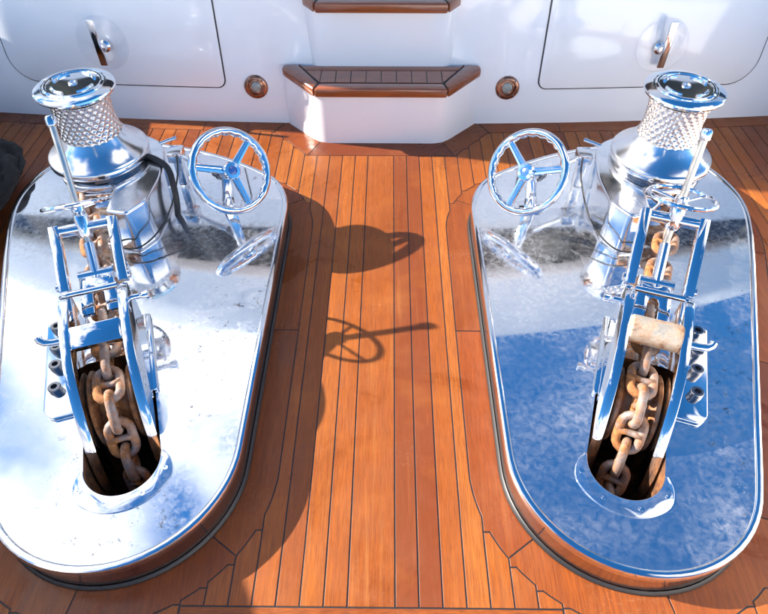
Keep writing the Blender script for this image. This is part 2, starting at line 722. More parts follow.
plank([(-0.061, Y_CROSS), (0.061, Y_CROSS), (0.061, 2.512), (-0.061, 2.512)])
plank([(-0.061, -2.4), (0.061, -2.4), (0.061, Y_BOARD), (-0.061, Y_BOARD)])
for s in (1, -1):
    for k in range(len(SEAMS) - 1):
        x0, x1 = SEAMS[k], SEAMS[k + 1]
        if x0 > 2.2:
            break
        top = [(x, wm(x)) for x in xs_between(x0 + 2e-5, x1 - 2e-5)][::-1]
        ys = beam_start(x1)
        if x1 <= MXMIN:
            plank(mir([(x0, Y_CROSS), (x1, Y_CROSS)] + top, s))
        elif x0 < MXMIN < x1:
            side = [(x1, lo(x1 - 1e-4))]
            low = [(x, lo(x)) for x in xs_between(MXMIN + 0.0015, x1 - 2e-5, 0.003)][::-1]
            up = [(x, hi(x)) for x in xs_between(MXMIN + 0.0015, x1 - 2e-5, 0.003)]
            plank(mir([(x0, Y_CROSS), (x1, Y_CROSS)] + low + up + top, s))
        elif x0 >= MXMAX:
            if beam_start(x1) < 2.6:
                plank(mir([(x0, beam_start(x0)), (x1, beam_start(x1))] + top, s))
        else:
            xe = min(x1, MXMAX - 0.002)
            up = [(x, hi(x)) for x in xs_between(x0 + 2e-5, xe - 2e-5)]
            if x1 <= MXMAX:
                plank(mir(up + top, s))
            else:
                low = [(x, lo(x)) for x in xs_between(x0 + 2e-5, xe - 2e-5)]
                plank(mir([(x0, beam_start(x0)), (x1, ys)] + top + up + low[::-1], s))
            yb = Y_CROSS if x0 < 0.47 else ys
            lw = [(x, lo(x)) for x in xs_between(x0 + 2e-5, xe - 2e-5)][::-1]
            if x0 < 0.47:
                lw = [(x, y) for x, y in lw if y > Y_CROSS + 0.003]
                if len(lw) > 1:
                    xa = max(q[0] for q in lw)
                    plank(mir([(x0, Y_CROSS), (xa, Y_CROSS)] + lw, s))
            elif x1 <= MXMAX:
                plank(mir([(x0, beam_start(x0)), (x1, ys)] + lw, s))
        # forward of the cross board
        if x1 < 0.50 and beam_start(x1) < Y_BOARD - 0.05:
            plank(mir([(x0, beam_start(x0)), (x1, beam_start(x1)), (x1, Y_BOARD), (x0, Y_BOARD)], s))
    # cross board in halves, let into the margins
    cb = [(0.0, Y_BOARD), (0.4865, Y_BOARD)]
    for x in xs_between(0.40, 0.49):
        y = lo_raw(x)
    inner = []
    for i in range(8):
        y = Y_BOARD + (Y_CROSS - Y_BOARD) * i / 7
        x = 0.30
        while x < 0.72 and (lo_raw(x) is None or lo_raw(x) > y):
            x += 0.002
        inner.append((min(x, 0.4865) - 0.001, y))
    if s == 1:
        plank([(-x, y) for x, y in inner] + [(x, y) for x, y in inner[::-1]], 'teak_x', 'margin_board')

    # margin boards round the plinth: ring between plinth edge and planks, cut into lengths
    outer = [(x, lo(x)) for x in xs_between(MXMIN + 0.0015, MXMAX - 0.0015, 0.006)]
    top_ = [(x, hi(x)) for x in xs_between(MXMIN + 0.0015, MXMAX - 0.0015, 0.006)][::-1]
    bot_ = outer
    for pa, pb, keep in ((bot_[-1], top_[0], 'r'), (top_[-1], bot_[0], 'l')):
        nq = max(2, int(abs(pa[1] - pb[1]) / 0.005))
        mid = [(pa[0] + (pb[0] - pa[0]) * k / nq, pa[1] + (pb[1] - pa[1]) * k / nq) for k in range(1, nq)]
        if keep == 'r':
            outer = bot_ + mid + top_
        else:
            outer = outer + mid
    outer = clean(outer, 2e-4)
    cx, cy = 0.93, 1.45
    # parameter: nearest arc length on PO
    cum = [0.0]
    for i in range(len(PO)):
        a, b = PO[i], PO[(i + 1) % len(PO)]
        cum.append(cum[-1] + math.hypot(b[0] - a[0], b[1] - a[1]))
    total = cum[-1]

    def par(p):
        best, bt = 1e9, 0
        for i in range(len(PO)):
            a, b = Vector(PO[i]), Vector(PO[(i + 1) % len(PO)])
            e = b - a
            tq = max(0, min(1, (Vector(p) - a).dot(e) / max(e.length_squared, 1e-12)))
            d = (a + e * tq - Vector(p)).length
            if d < best:
                best, bt = d, cum[i] + tq * e.length
        return bt % total

    cuts = sorted(par(q) for q in [(0.371, 1.41), (0.41, 2.13), (0.43, 0.66), (0.76, 0.52), (1.06, 0.74), (1.27, 1.30), (1.46, 1.85), (1.40, 2.34), (0.95, 2.42)])

    def at(tq):
        tq %= total
        for i in range(len(PO)):
            if cum[i] <= tq <= cum[i + 1]:
                a, b = Vector(PO[i]), Vector(PO[(i + 1) % len(PO)])
                q = a + (b - a) * ((tq - cum[i]) / max(cum[i + 1] - cum[i], 1e-9))
                nrm = Vector((b.y - a.y, -(b.x - a.x))).normalized()
                return q, nrm
    for i in range(len(cuts)):
        t0, t1 = cuts[i], cuts[(i + 1) % len(cuts)]
        if t1 <= t0:
            t1 += total
        inn = []
        nseg = max(2, int((t1 - t0) / 0.03))
        for k in range(nseg + 1):
            q, nr = at(t0 + (t1 - t0) * k / nseg)
            q = q - nr * 0.004
            inn.append((q.x, q.y))
        q0, n0 = at(t0)
        q1, n1 = at(t1)

        def near(q):
            return min(range(len(outer)), key=lambda m_: (outer[m_][0] - q.x) ** 2 + (outer[m_][1] - q.y) ** 2)
        i0, i1 = near(q0 + n0 * 0.092), near(q1 + n1 * 0.092)
        if i1 <= i0:
            i1 += len(outer)
        poly = inn + [outer[m_ % len(outer)] for m_ in range(i0, i1 + 1)][::-1]
        plank(mir(poly, s), 'teak_red', 'margin_board')

    # margin boards along the deckhouse and round the step
    j0, j1 = (0.352, 2.512), (0.300, 2.625)
    d = [(0.30, 2.62), (0.475, 2.81), (0.545, 2.722)]
    dd = [(x, wm(x)) for x in xs_between(0.352, 0.541, 0.01)]
    plank(mir([(0.30, 2.63), (0.475, 2.835)] + dd[::-1], s), 'teak_x', 'margin_board')
    far = [(x, wm(x)) for x in xs_between(0.545, 2.2, 0.02)]
    for xa, xb in ((0.0, 0.9), (0.9, 1.7), (1.7, 2.2)):
        lowp = [p for p in far if xa <= p[0] <= xb]
        if xa > 0:
            lowp = [(xa, wm_raw(xa))] + lowp
        lowp = lowp + [(xb, wm_raw(xb))]
        up = [(xb, wall_y(xb) + 0.03)] + ([(xa, wall_y(xa) + 0.03)] if xa > 0 else [(0.477, wall_y(0.477) + 0.03)])
        plank(mir(lowp + up, s), 'teak_x', 'margin_board')
plank([(-0.352, 2.512), (0.352, 2.512), (0.30, 2.63), (-0.30, 2.63)], 'teak_x', 'margin_board')

# ------------------------------------------------------------------ sea and hull sides
structure(mk('sea', ([(-6000, -6000, -3.2), (6000, -6000, -3.2), (6000, 6000, -3.2), (-6000, 6000, -3.2)], [[0, 1, 2, 3]]), M['sea'], smooth=False))['label'] = 'open sea around the hull'


def bulwark(s):
    V, F = [], []
    prof = [(0.0, -0.06), (0.0, 0.50), (-0.03, 0.52), (-0.03, 0.56), (0.16, 0.56), (0.16, 0.52), (0.11, 0.50), (0.02, -3.4)]
    ny = 46
    for i in range(ny):
        y = -3.2 + 7.2 * i / (ny - 1)
        for dx, z in prof:
            rise = 0.25 * max(0.0, min(1.0, (1.7 - y) / 1.0))
            V.append((half_beam(y) + dx, y, z + (rise if z > 0.3 else 0.0)))
    m = len(prof)
    for i in range(ny - 1):
        for k in range(m - 1):
            F.append([i * m + k, i * m + k + 1, (i + 1) * m + k + 1, (i + 1) * m + k])
    o = mk('bulwark', (V, F), M['gel'], None, mirror(s), (s * 1.62, 0.5, 0.0))
    tag(o, 'white bulwark on the %s side of the foredeck' % ('sunward' if s < 0 else 'shaded'), 'bulwark')


bulwark(1)
bulwark(-1)

# ------------------------------------------------------------------ deckhouse
dh = thing('deckhouse', (0, 2.8, 0), 'white glossy raked deckhouse front with flush lockers and steps', 'deckhouse')
DO = (0, 2.8, 0)


def wall_patch(x0, x1, z0, z1, off, r=(0, 0, 0, 0), step=0.06, thick=0.0):
    """patch of the front wall, off metres proud of it, corner radii bl, br, tr, tl"""
    P = []
    cs = [(x0 + r[0], z0 + r[0], r[0], 180, 270), (x1 - r[1], z0 + r[1], r[1], 270, 360), (x1 - r[2], z1 - r[2], r[2], 0, 90), (x0 + r[3], z1 - r[3], r[3], 90, 180)]
    for cx, cz, rr, a0, a1 in cs:
        P += arc(cx, cz, max(rr, 1e-4), a0, a1, 8 if rr > 0.001 else 1)
    # subdivide long edges so that the patch follows the curve of the wall
    Q = []
    for i in range(len(P)):
        a, b = P[i], P[(i + 1) % len(P)]
        n = max(1, int(abs(b[0] - a[0]) / step))
        for k in range(n):
            Q.append((a[0] + (b[0] - a[0]) * k / n, a[1] + (b[1] - a[1]) * k / n))
    return clean(Q)


def wall_grid(x0, x1, z0, z1, nx, nz, off=0.0):
    V = [(x0 + (x1 - x0) * i / nx, wall_y(x0 + (x1 - x0) * i / nx, z0 + (z1 - z0) * j / nz) - off, z0 + (z1 - z0) * j / nz) for j in range(nz + 1) for i in range(nx + 1)]
    F = [[j * (nx + 1) + i, j * (nx + 1) + i + 1, (j + 1) * (nx + 1) + i + 1, (j + 1) * (nx + 1) + i] for j in range(nz) for i in range(nx)]
    return V, F


mk('front_wall', wall_grid(-3.0, 3.0, -0.02, 1.02, 80, 10), M['gel'], dh, ident, DO, angle=60)


def panel(P, off, depth):
    """outline P (x,z) laid on the wall, sliced into strips by x so that it bends with the wall"""
    n = len(P)
    xs = sorted(set(round(p[0], 5) for p in P))
    V, F = [], []

    def zr(x):
        zs = []
        for i in range(n):
            a, b = P[i], P[(i + 1) % n]
            if (a[0] - x) * (b[0] - x) <= 0 and abs(a[0] - b[0]) > 1e-9:
                zs.append(a[1] + (b[1] - a[1]) * (x - a[0]) / (b[0] - a[0]))
        return min(zs), max(zs)
    for x in xs:
        z0, z1 = zr(min(max(x, xs[0] + 1e-6), xs[-1] - 1e-6))
        for o_ in (off, off - depth):
            V.append((x, wall_y(x, z0) - o_, z0))
            V.append((x, wall_y(x, z1) - o_, z1))
    for i in range(len(xs) - 1):
        a, b = 4 * i, 4 * (i + 1)
        F += [[a, b, b + 1, a + 1], [a, a + 2, b + 2, b], [a + 1, b + 1, b + 3, a + 3]]
    F += [[0, 1, 3, 2]]
    e = 4 * (len(xs) - 1)
    F += [[e, e + 2, e + 3, e + 1]]
    return V, F


for s in (1, -1):
    # locker door: dark gasket line, door skin, turning latch under a clear disc
    big = wall_patch(0.764, 1.84, 0.172, 0.80, 0, (0.045, 0.13, 0.05, 0.045))
    small = inset(big, 0.0065)
    door = mk('locker_door', panel(small, 0.0065, 0.006), M['gel'], dh, mirror(s), DO, angle=50, bevel=0.0015)
    door['label'] = 'flush white locker door with dark gasket line and clear latch disc'
    mk('gasket', panel(big, 0.0022, 0.002), M['gasket'], door, mirror(s), DO, angle=50)
    hx, hz = 1.325, 0.375
    hy = wall_y(hx, hz)
    mk('latch_disc', lathe([(0.0, 0.004), (0.116, 0.004), (0.122, 0.006), (0.124, 0.009), (0.119, 0.012), (0.0, 0.010)], (hx, hy - 0.0075, hz), (0.06, -1, 0.12), 48), M['acrylic'], door, mirror(s), DO)
    mk('latch_boss', lathe([(0.028, 0.012), (0.028, 0.022), (0.018, 0.030), (0.014, 0.048), (0.0, 0.050)], (hx - 0.012, hy - 0.0075, hz - 0.01), (0.06, -1, 0.12), 24), M['steel_soft'], door, mirror(s), DO)
    bar = join(box((hx + 0.006, hy - 0.056, hz + 0.02), (0.017, 0.007, 0.108)), box((hx + 0.006, hy - 0.048, hz - 0.075), (0.012, 0.012, 0.014)))
    mk('latch_handle', bar, M['steel'], door, mirror(s), DO, bevel=0.004)

# tinted wheelhouse windows leaning out above, and the brow over them
for k in range(7):
    xa, xb = -2.8 + 0.8 * k + 0.02, -2.8 + 0.8 * (k + 1) - 0.02
    V, F = [], []
    for i in range(5):
        x = xa + (xb - xa) * i / 4
        V += [(x, wall_y(x, 1.0) + 0.015, 1.025), (x, 2.775 + 0.060 * x * x, 1.235), (x, wall_y(x, 1.0) + 0.035, 1.025), (x, 2.795 + 0.060 * x * x, 1.235)]
    for i in range(4):
        a, b = 4 * i, 4 * i + 4
        F += [[a, b, b + 1, a + 1], [a + 2, a + 3, b + 3, b + 2], [a, a + 2, b + 2, b], [a + 1, b + 1, b + 3, a + 3]]
    F += [[0, 1, 3, 2], [16, 18, 19, 17]]
    mk('window', (V, F), M['glass_dark'], dh, ident, DO)
V, F = [], []
for i in range(41):
    x = -3.0 + 6.0 * i / 40
    V += [(x, wall_y(x, 1.0) + 0.02, 1.015), (x, 2.785 + 0.060 * x * x, 1.24)]
F = [[2 * i, 2 * i + 2, 2 * i + 3, 2 * i + 1] for i in range(40)]
mk('window_frame', (V, F), M['rubber'], dh, ident, DO)
bp = [(x, 2.69 + 0.065 * x * x) for x in [-2.95 + 5.9 * i / 40 for i in range(41)]]
mk('brow', prism(bp + [(2.95, 5.2), (-2.95, 5.2)], 1.24, 1.84), M['gel'], dh, ident, DO, bevel=0.03, seg=3, angle=60)


# ------------------------------------------------------------------ steps
st = thing('steps', (0, 2.62, 0), 'white moulded steps with varnished teak treads in the middle of the deckhouse', 'steps')
SO = (0, 2.62, 0)


def step_poly(yf, hw, yb, hb, r=0.05):
    """front edge at yf half width hw, chamfered back to half width hb at yb; rounded corners"""
    pts = [(-hb, yb + 0.5), (-hb, yb), (-hw, yf), (hw, yf), (hb, yb), (hb, yb + 0.5)]
    out = []
    for i, p in enumerate(pts):
        if i in (2, 3):
            a, b, c = Vector(pts[i - 1]), Vector(p), Vector(pts[i + 1])
            e1, e2 = (a - b).normalized(), (c - b).normalized()
            for k in range(7):
                u = k / 6
                q = (b + e1 * r) * (1 - u) ** 2 + b * 2 * u * (1 - u) + (b + e2 * r) * u * u
                out.append((q.x, q.y))
        else:
            out.append(p)
    return out


mk('riser', prism(step_poly(2.62, 0.300, 2.80, 0.470, 0.06), -0.01, 0.252), M['gel'], st, ident, SO, angle=30)
mk('riser', prism(step_poly(2.815, 0.315, 2.86, 0.345, 0.03), 0.27, 0.552), M['gel'], st, ident, SO, angle=30)


def tread(yf, hw, yb, hb, z0, z1, planks, ybk):
    core = mk('tread', prism([(-hw + 0.01, yf + 0.03), (hw - 0.01, yf + 0.03), (hb - 0.03, yb + 0.01), (hb - 0.03, ybk), (-hb + 0.03, ybk), (-hb + 0.03, yb + 0.01)], z0 + 0.004, z1 - 0.004), M['caulk'], st, ident, SO, smooth=False)
    w = 0.062

    def nose(P, mat):
        P = inset(P, 0.0015)
        mk('nosing', prism(P, z0, z1), M['varnish'], core, ident, SO, bevel=0.012, seg=3, angle=25)
    kx = w * 0.62
    nose([(-hw, yf), (hw, yf), (hw - kx * 0.55, yf + w), (-hw + kx * 0.55, yf + w)], 'teak_x')
    for s in (1, -1):
        P = [(hw, yf), (hb, yb), (hb - 0.005, yb + 0.035), (hb - 0.075, yb + 0.045), (hw - kx * 0.55, yf + w)]
        nose(mir(P, s), 'teak_x')
    # back margin and the short planks between
    nose([(-hb + 0.12, ybk - 0.05), (hb - 0.12, ybk - 0.05), (hb - 0.075, yb + 0.046), (hb - 0.10, ybk), (-hb + 0.10, ybk), (-hb + 0.075, yb + 0.046)], 'teak_x')
    x0, x1 = -hw + 0.02, hw - 0.02
    n = planks
    for i in range(n):
        a, b = -hb + 0.125 + (2 * hb - 0.25) * i / n, -hb + 0.125 + (2 * hb - 0.25) * (i + 1) / n
        def yl(x):
            e = abs(x) - (hw - kx * 0.55)
            return yf + w if e < 0 else yf + w + e * (yb + 0.045 - yf - w) / (hb - 0.075 - hw + kx * 0.55)
        P = [(a, yl(a)), (b, yl(b)), (b, ybk - 0.05), (a, ybk - 0.05)]
        if abs(area2(clean(P))) < 1e-4:
            continue
        mk('plank', board(P, z1 - 0.001, z0 + 0.005), M['varnish'], core, ident, SO, smooth=False)


tread(2.592, 0.308, 2.80, 0.478, 0.250, 0.296, 10, 2.822)
tread(2.780, 0.300, 2.872, 0.362, 0.550, 0.596, 8, 3.02)

# ------------------------------------------------------------------ round deck lights
for s in (1, -1):
    lx, lz = 0.618, 0.182
    ly = wall_y(lx, lz)
    lo_ = (s * lx, ly, lz)
    dl = thing('deck_light', lo_, 'round bronze rimmed deck light beside the %s corner of the steps' % ('sunlit' if s < 0 else 'shaded'), 'light', 'deck lights beside the steps')
    ax = (-0.03, -1, 0.12)
    C = (lx, ly, lz)
    mk('bezel', lathe([(0.058, -0.004), (0.058, 0.004), (0.052, 0.010), (0.040, 0.011), (0.037, 0.006), (0.036, -0.003)], C, ax, 48), M['bronze'], dl, mirror(s), lo_, angle=50)
    mk('inner_ring', lathe([(0.036, -0.003), (0.035, 0.004), (0.028, 0.006), (0.024, 0.002)], C, ax, 40), M['bronze'], dl, mirror(s), lo_)
    mk('lens', lathe([(0.0245, 0.002), (0.016, 0.006), (0.0, 0.008)], C, ax, 32), M['lens'], dl, mirror(s), lo_)
    A = Vector(ax).normalized()
    u, w = frame(A)
    for k in range(4):
        a = pi / 4 + pi / 2 * k
        q = Vector(C) + (u * cos(a) + w * sin(a)) * 0.047
        mk('screw', lathe([(0.0045, 0.009), (0.0045, 0.0125), (0.0, 0.013)], q, ax, 10), M['steel_dark'], dl, mirror(s), lo_)


# ------------------------------------------------------------------ plinths
def sweep_outline(P, prof):
    """prof: (inset, z) list swept round the closed outline P"""
    rings = [inset(P, d) if abs(d) > 1e-9 else P for d, z in prof]
    n = len(P)
    V = [(x, y, prof[i][1]) for i, R in enumerate(rings) for x, y in R]
    F = []
    for i in range(len(prof) - 1):
        for k in range(n):
            F.append([i * n + k, i * n + (k + 1) % n, (i + 1) * n + (k + 1) % n, (i + 1) * n + k])
    return V, F


ZT = 0.110
SIDE = {1: 'shaded', -1: 'sunlit'}
BY = {1: 'below the bare wall side deck', -1: 'next to the black bag'}


def plinth(s):
    o = (s * 0.93, 1.45, 0)
    label = ('polished steel windlass plinth reflecting deep blue sky' if s > 0 else 'polished steel windlass plinth glaring white beside the black bag')
    p = thing('windlass_plinth', o, label, 'plinth', 'windlass plinths on the foredeck')
    mk('skirt', sweep_outline(PO, [(0.006, -0.004), (0.006, 0.088)]), M['skirt'], p, mirror(s), o, angle=60)
    mk('base_seal', sweep_outline(PO, [(-0.004, 0.0005), (-0.004, 0.006), (0.004, 0.012)]), M['rubber'], p, mirror(s), o, angle=60)
    rim = [(0.008, 0.086), (0.001, 0.088), (0.0, 0.094), (0.0, 0.106), (0.003, 0.1125), (0.008, 0.1145), (0.016, 0.1145), (0.021, 0.112), (0.0225, ZT - 0.001)]
    mk('rim', sweep_outline(PO, rim), M['steel'], p, mirror(s), o, angle=40)
    inner = inset(PO, 0.022)
    mk('top_plate', fill_with_holes(inner, [HOLE], ZT), M['plinth'], p, mirror(s), o, smooth=False)
    n = len(HOLE)
    V = [(x, y, ZT) for x, y in HOLE] + [(x, y, -0.5) for x, y in HOLE]
    F = [[i, (i + 1) % n, n + (i + 1) % n, n + i] for i in range(n)] + [list(range(n, 2 * n))]
    mk('chain_pipe', (V, F), M['well'], p, mirror(s), o)
    # crescent collar round the mouth
    a0, a1 = -90, 90
    R0, R1 = 0.104, 0.152
    pin = [loc2(-0.37 - R0 * cos(radians(q)), R0 * sin(radians(q))) for q in range(a0, a1 + 1, 6)]
    def rad(q):
        return R0 + (R1 - R0) * max(0.06, min(1.0, (90 - abs(q)) / 34.0)) ** 0.6
    pout = [loc2(-0.37 - rad(q) * cos(radians(q)), rad(q) * sin(radians(q))) for q in range(a0, a1 + 1, 6)]
    col = mk('collar', prism(pin + pout[::-1], ZT + 0.0005, ZT + 0.0045), M['plinth'], p, mirror(s), o, bevel=0.0015)
    for q in (-62, -22, 22, 62):
        c = loc2(-0.37 - 0.128 * cos(radians(q)), 0.128 * sin(radians(q)))
        mk('screw', lathe([(0.0065, 0.0), (0.0065, 0.0015), (0.002, 0.0012), (0.0, 0.0008)], (c[0], c[1], ZT + 0.0045), (0, 0, 1), 12), M['steel_soft'], col, mirror(s), o)


plinth(1)
plinth(-1)

# ------------------------------------------------------------------ windlasses
AX = (1.085, 2.04)


def dimpled(r, z0, z1, rows, around):
    n = around * 8
    m = rows * 7
    V, F = [], []
    for j in range(m + 1):
        z = z0 + (z1 - z0) * j / m
        for i in range(n):
            a = 2 * pi * i / n
            best = 9
            for rr in range(-1, 2):
                row = floor((z - z0) / (z1 - z0) * rows) + rr
                if row < 0 or row >= rows:
                    continue
                zc = z0 + (row + 0.5) * (z1 - z0) / rows
                sh = 0.5 * (row % 2)
                k = round(a / (2 * pi) * around - sh) + sh
                da = (a - 2 * pi * k / around) * r
                best = min(best, math.hypot(da, z - zc))
            rad = 0.0100
            dep = 0.0045 * max(0.0, 1 - (best / rad) ** 4) if best < rad else 0.0
            u = (z - z0) / (z1 - z0)
            rw = r - dep - 0.009 * (1 - (2 * u - 1) ** 2)
            V.append((AX[0] + rw * cos(a), AX[1] + rw * sin(a), z))
    for j in range(m):
        for i in range(n):
            i2 = (i + 1) % n
            F.append([j * n + i, j * n + i2, (j + 1) * n + i2, (j + 1) * n + i])
    return V, F


def rounded(poly, r, skip=()):
    out = []
    n = len(poly)
    for i in range(n):
        a, b, c = Vector(poly[i - 1]), Vector(poly[i]), Vector(poly[(i + 1) % n])
        rr = r[i] if isinstance(r, (list, tuple)) else r
        if rr <= 0:
            out.append(tuple(b))
            continue
        e1, e2 = (a - b), (c - b)
        k1, k2 = min(rr, e1.length * 0.45), min(rr, e2.length * 0.45)
        e1.normalize()
        e2.normalize()
        for k in range(7):
            u = k / 6
            q = (b + e1 * k1) * (1 - u) ** 2 + b * 2 * u * (1 - u) + (b + e2 * k2) * u * u
            out.append((q.x, q.y))
    return out


def windlass(s):
    o = (s * AX[0], AX[1], ZT)
    X = mirror(s)
    lab = 'chrome capstan windlass with dimpled drum on the %s plinth' % ('blue reflecting' if s > 0 else 'white glaring')
    w = thing('windlass', o, lab, 'windlass', 'windlasses on the plinths')
    A3 = (AX[0], AX[1], 0)
    mk('pedestal', lathe([(0.0, ZT), (0.150, ZT), (0.150, ZT + 0.018), (0.140, ZT + 0.024), (0.118, ZT + 0.03), (0.112, 0.172)], A3), M['steel_soft'], w, X, o)
    # chain wheel with pockets
    n = 60
    prof = [(0.112, 0.172), (0.135, 0.176), (0.138, 0.186), (0.105, 0.200), (0.090, 0.2175), (0.105, 0.235), (0.138, 0.249), (0.135, 0.259), (0.09, 0.262)]
    V, F = lathe(prof, A3, (0, 0, 1), n)
    V2 = []
    for k, p in enumerate(V):
        i = k // n
        a = 2 * pi * (k % n) / n
        d = Vector((p[0] - AX[0], p[1] - AX[1]))
        f = 1.0
        if 3 <= i <= 5:
            f = 1.0 + 0.13 * (0.5 + 0.5 * cos(6 * a))
        V2.append((AX[0] + d.x * f, AX[1] + d.y * f, p[2]))
    mk('chain_wheel', (V2, F), M['roller_rust'], w, X, o)
    # casing: tall guard on the inboard side, plate over the chain wheel
    guard = [(0.972, 1.712), (0.893, 1.696), (0.842, 1.773), (0.830, 1.95), (0.870, 2.16), (1.00, 2.235), (1.06, 2.19), (1.06, 1.90), (0.985, 1.86)]
    mk('gearbox_casing', prism(rounded(guard, [0.012, 0.020, 0.022, 0.05, 0.09, 0.04, 0.02, 0.02, 0.03]), ZT, 0.292), M['casing'], w, X, o, bevel=0.010, seg=4, angle=60)
    top = [(1.00, 1.862), (1.10, 1.845), (1.185, 1.885), (1.235, 1.98), (1.235, 2.12), (1.16, 2.215), (1.02, 2.21), (1.02, 1.95)]
    mk('chain_cover', prism(rounded(top, [0.01, 0.04, 0.06, 0.08, 0.08, 0.07, 0.01, 0.01]), 0.2625, 0.289), M['steel_soft'], w, X, o, bevel=0.008, seg=3)
    # front face plate above the chain opening
    face = [(0.966, 1.86), (1.095, 1.838), (1.10, 1.85), (0.97, 1.873)]
    mk('face_plate', prism(face, 0.20, 0.2623), M['steel_frame'], w, X, o, bevel=0.003)
    mk('neck_ring', lathe([(0.150, 0.292), (0.155, 0.296), (0.155, 0.306), (0.12, 0.308)], A3), M['rubber'], w, X, o)
    sk = mk('skirt', lathe([(0.11, 0.305), (0.176, 0.305), (0.183, 0.309), (0.186, 0.316), (0.186, 0.332), (0.182, 0.338), (0.175, 0.342), (0.156, 0.356), (0.138, 0.373), (0.123, 0.391), (0.114, 0.406), (0.110, 0.412)], A3, (0, 0, 1), 72), M['skirt_cone'], w, X, o, angle=40)
    a = radians(250)
    c = Vector((AX[0] + 0.186 * cos(a), AX[1] + 0.186 * sin(a), 0.324))
    mk('slot', box((c.x, c.y, c.z), (0.012, 0.0035, 0.004)), M['rubber'], sk, X, o)
    mk('drum', dimpled(0.1115, 0.407, 0.560, 9, 25), M['steel_drum'], w, X, o, angle=60)
    cap = mk('cap', lathe([(0.104, 0.557), (0.112, 0.566), (0.132, 0.574), (0.139, 0.580), (0.141, 0.586), (0.139, 0.592), (0.132, 0.596), (0.112, 0.600), (0.110, 0.597), (0.107, 0.597), (0.105, 0.602), (0.098, 0.6055), (0.093, 0.605), (0.091, 0.601), (0.060, 0.602), (0.0, 0.603)], A3, (0, 0, 1), 72), M['steel_frame'], w, X, o, angle=28)
    mk('centre_screw', lathe([(0.016, 0.602), (0.016, 0.606), (0.011, 0.608), (0.009, 0.604), (0.0, 0.603)], A3, (0, 0, 1), 20), M['steel_soft'], cap, X, o)
    for a0 in (35, 125, 215, 305):
        pts = []
        for k in range(9):
            a = radians(a0 - 26 + 52 * k / 8)
            pts.append((AX[0] + 0.074 * cos(a), AX[1] + 0.074 * sin(a), 0.603))
        mk('key_lug', tube(pts, 0.0055, 8), M['steel'], cap, X, o)
    # brake bracket and band on the inboard side, hoses
    mk('bracket', box((0.822, 2.115, 0.262), (0.028, 0.035, 0.024)), M['steel_soft'], w, X, o, bevel=0.006)
    mk('bracket', box((0.83, 2.14, 0.18), (0.016, 0.022, 0.07)), M['steel_soft'], w, X, o, bevel=0.004)
    mk('lock_pin', cyl((0.90, 2.15, 0.285), (0.83, 2.185, 0.296), 0.007, 12), M['steel'], w, X, o)
    # brake band: flat strap round the inboard side, and the lever that tightens it
    V, F = [], []
    qs = list(range(120, 262, 5))
    for q in qs:
        a = radians(q)
        for rr, zz in ((0.160, 0.2925), (0.176, 0.2925), (0.176, 0.3035), (0.160, 0.3035)):
            V.append((AX[0] + rr * cos(a), AX[1] + rr * sin(a), zz))
    for i in range(len(qs) - 1):
        for j in range(4):
            F.append([i * 4 + j, i * 4 + (j + 1) % 4, i * 4 + 4 + (j + 1) % 4, i * 4 + 4 + j])
    mk('brake_band', (V, F), M['steel_dark'], w, X, o)

    def smooth_path(K, m=6):
        P = []
        for i in range(len(K) - 1):
            p0, p1, p2, p3 = [Vector(K[min(max(i + q, 0), len(K) - 1)]) for q in (-1, 0, 1, 2)]
            for k in range(m):
                u = k / m
                P.append(0.5 * ((2 * p1) + (p2 - p0) * u + (2 * p0 - 5 * p1 + 4 * p2 - p3) * u * u + (3 * p1 - p0 - 3 * p2 + p3) * u ** 3))
        return P + [Vector(K[-1])]
    if s < 0:
        mk('hose', tube(smooth_path([(0.95, 2.06, 0.300), (0.87, 2.02, 0.303), (0.818, 1.985, 0.285), (0.800, 1.95, 0.235), (0.798, 1.93, 0.17), (0.806, 1.92, ZT)]), 0.012, 14), M['rubber'], w, X, o)
    cab = [(0.80, 2.06, 0.29), (0.782, 2.00, 0.285), (0.775, 1.93, 0.26), (0.785, 1.83, 0.215), (0.82, 1.745, 0.172), (0.875, 1.682, 0.150), (0.94, 1.68, 0.143), (0.988, 1.73, 0.140), (1.0, 1.80, 0.140)]
    P = smooth_path(cab)
    mk('cable', tube(P, 0.0034, 8), M['rubber'], w, X, o)
    if s > 0:
        mk('oil_nipple', join(cyl((0.985, 1.74, 0.292), (0.995, 1.732, 0.325), 0.006, 12), cyl((0.995, 1.732, 0.325), (0.997, 1.730, 0.333), 0.012, 14)), M['steel_soft'], w, X, o)


windlass(1)
windlass(-1)


# ------------------------------------------------------------------ brake handwheels
def wavy_ring(C, n, R, r, waves, amp, N=96, k=12):
    u, w = frame(n)
    n = Vector(n).normalized()
    V, F = [], []
    for i in range(N):
        a = 2 * pi * i / N
        e = u * cos(a) + w * sin(a)
        for j in range(k):
            b = 2 * pi * j / k
            dr = cos(b) * r
            if cos(b) < 0:
                dr += amp * (-cos(b)) * (0.5 + 0.5 * cos(waves * a))
            V.append(tuple(Vector(C) + e * (R + dr) + n * sin(b) * r * 0.95))
    for i in range(N):
        for j in range(k):
            F.append([i * k + j, i * k + (j + 1) % k, ((i + 1) % N) * k + (j + 1) % k, ((i + 1) % N) * k + j])
    return V, F


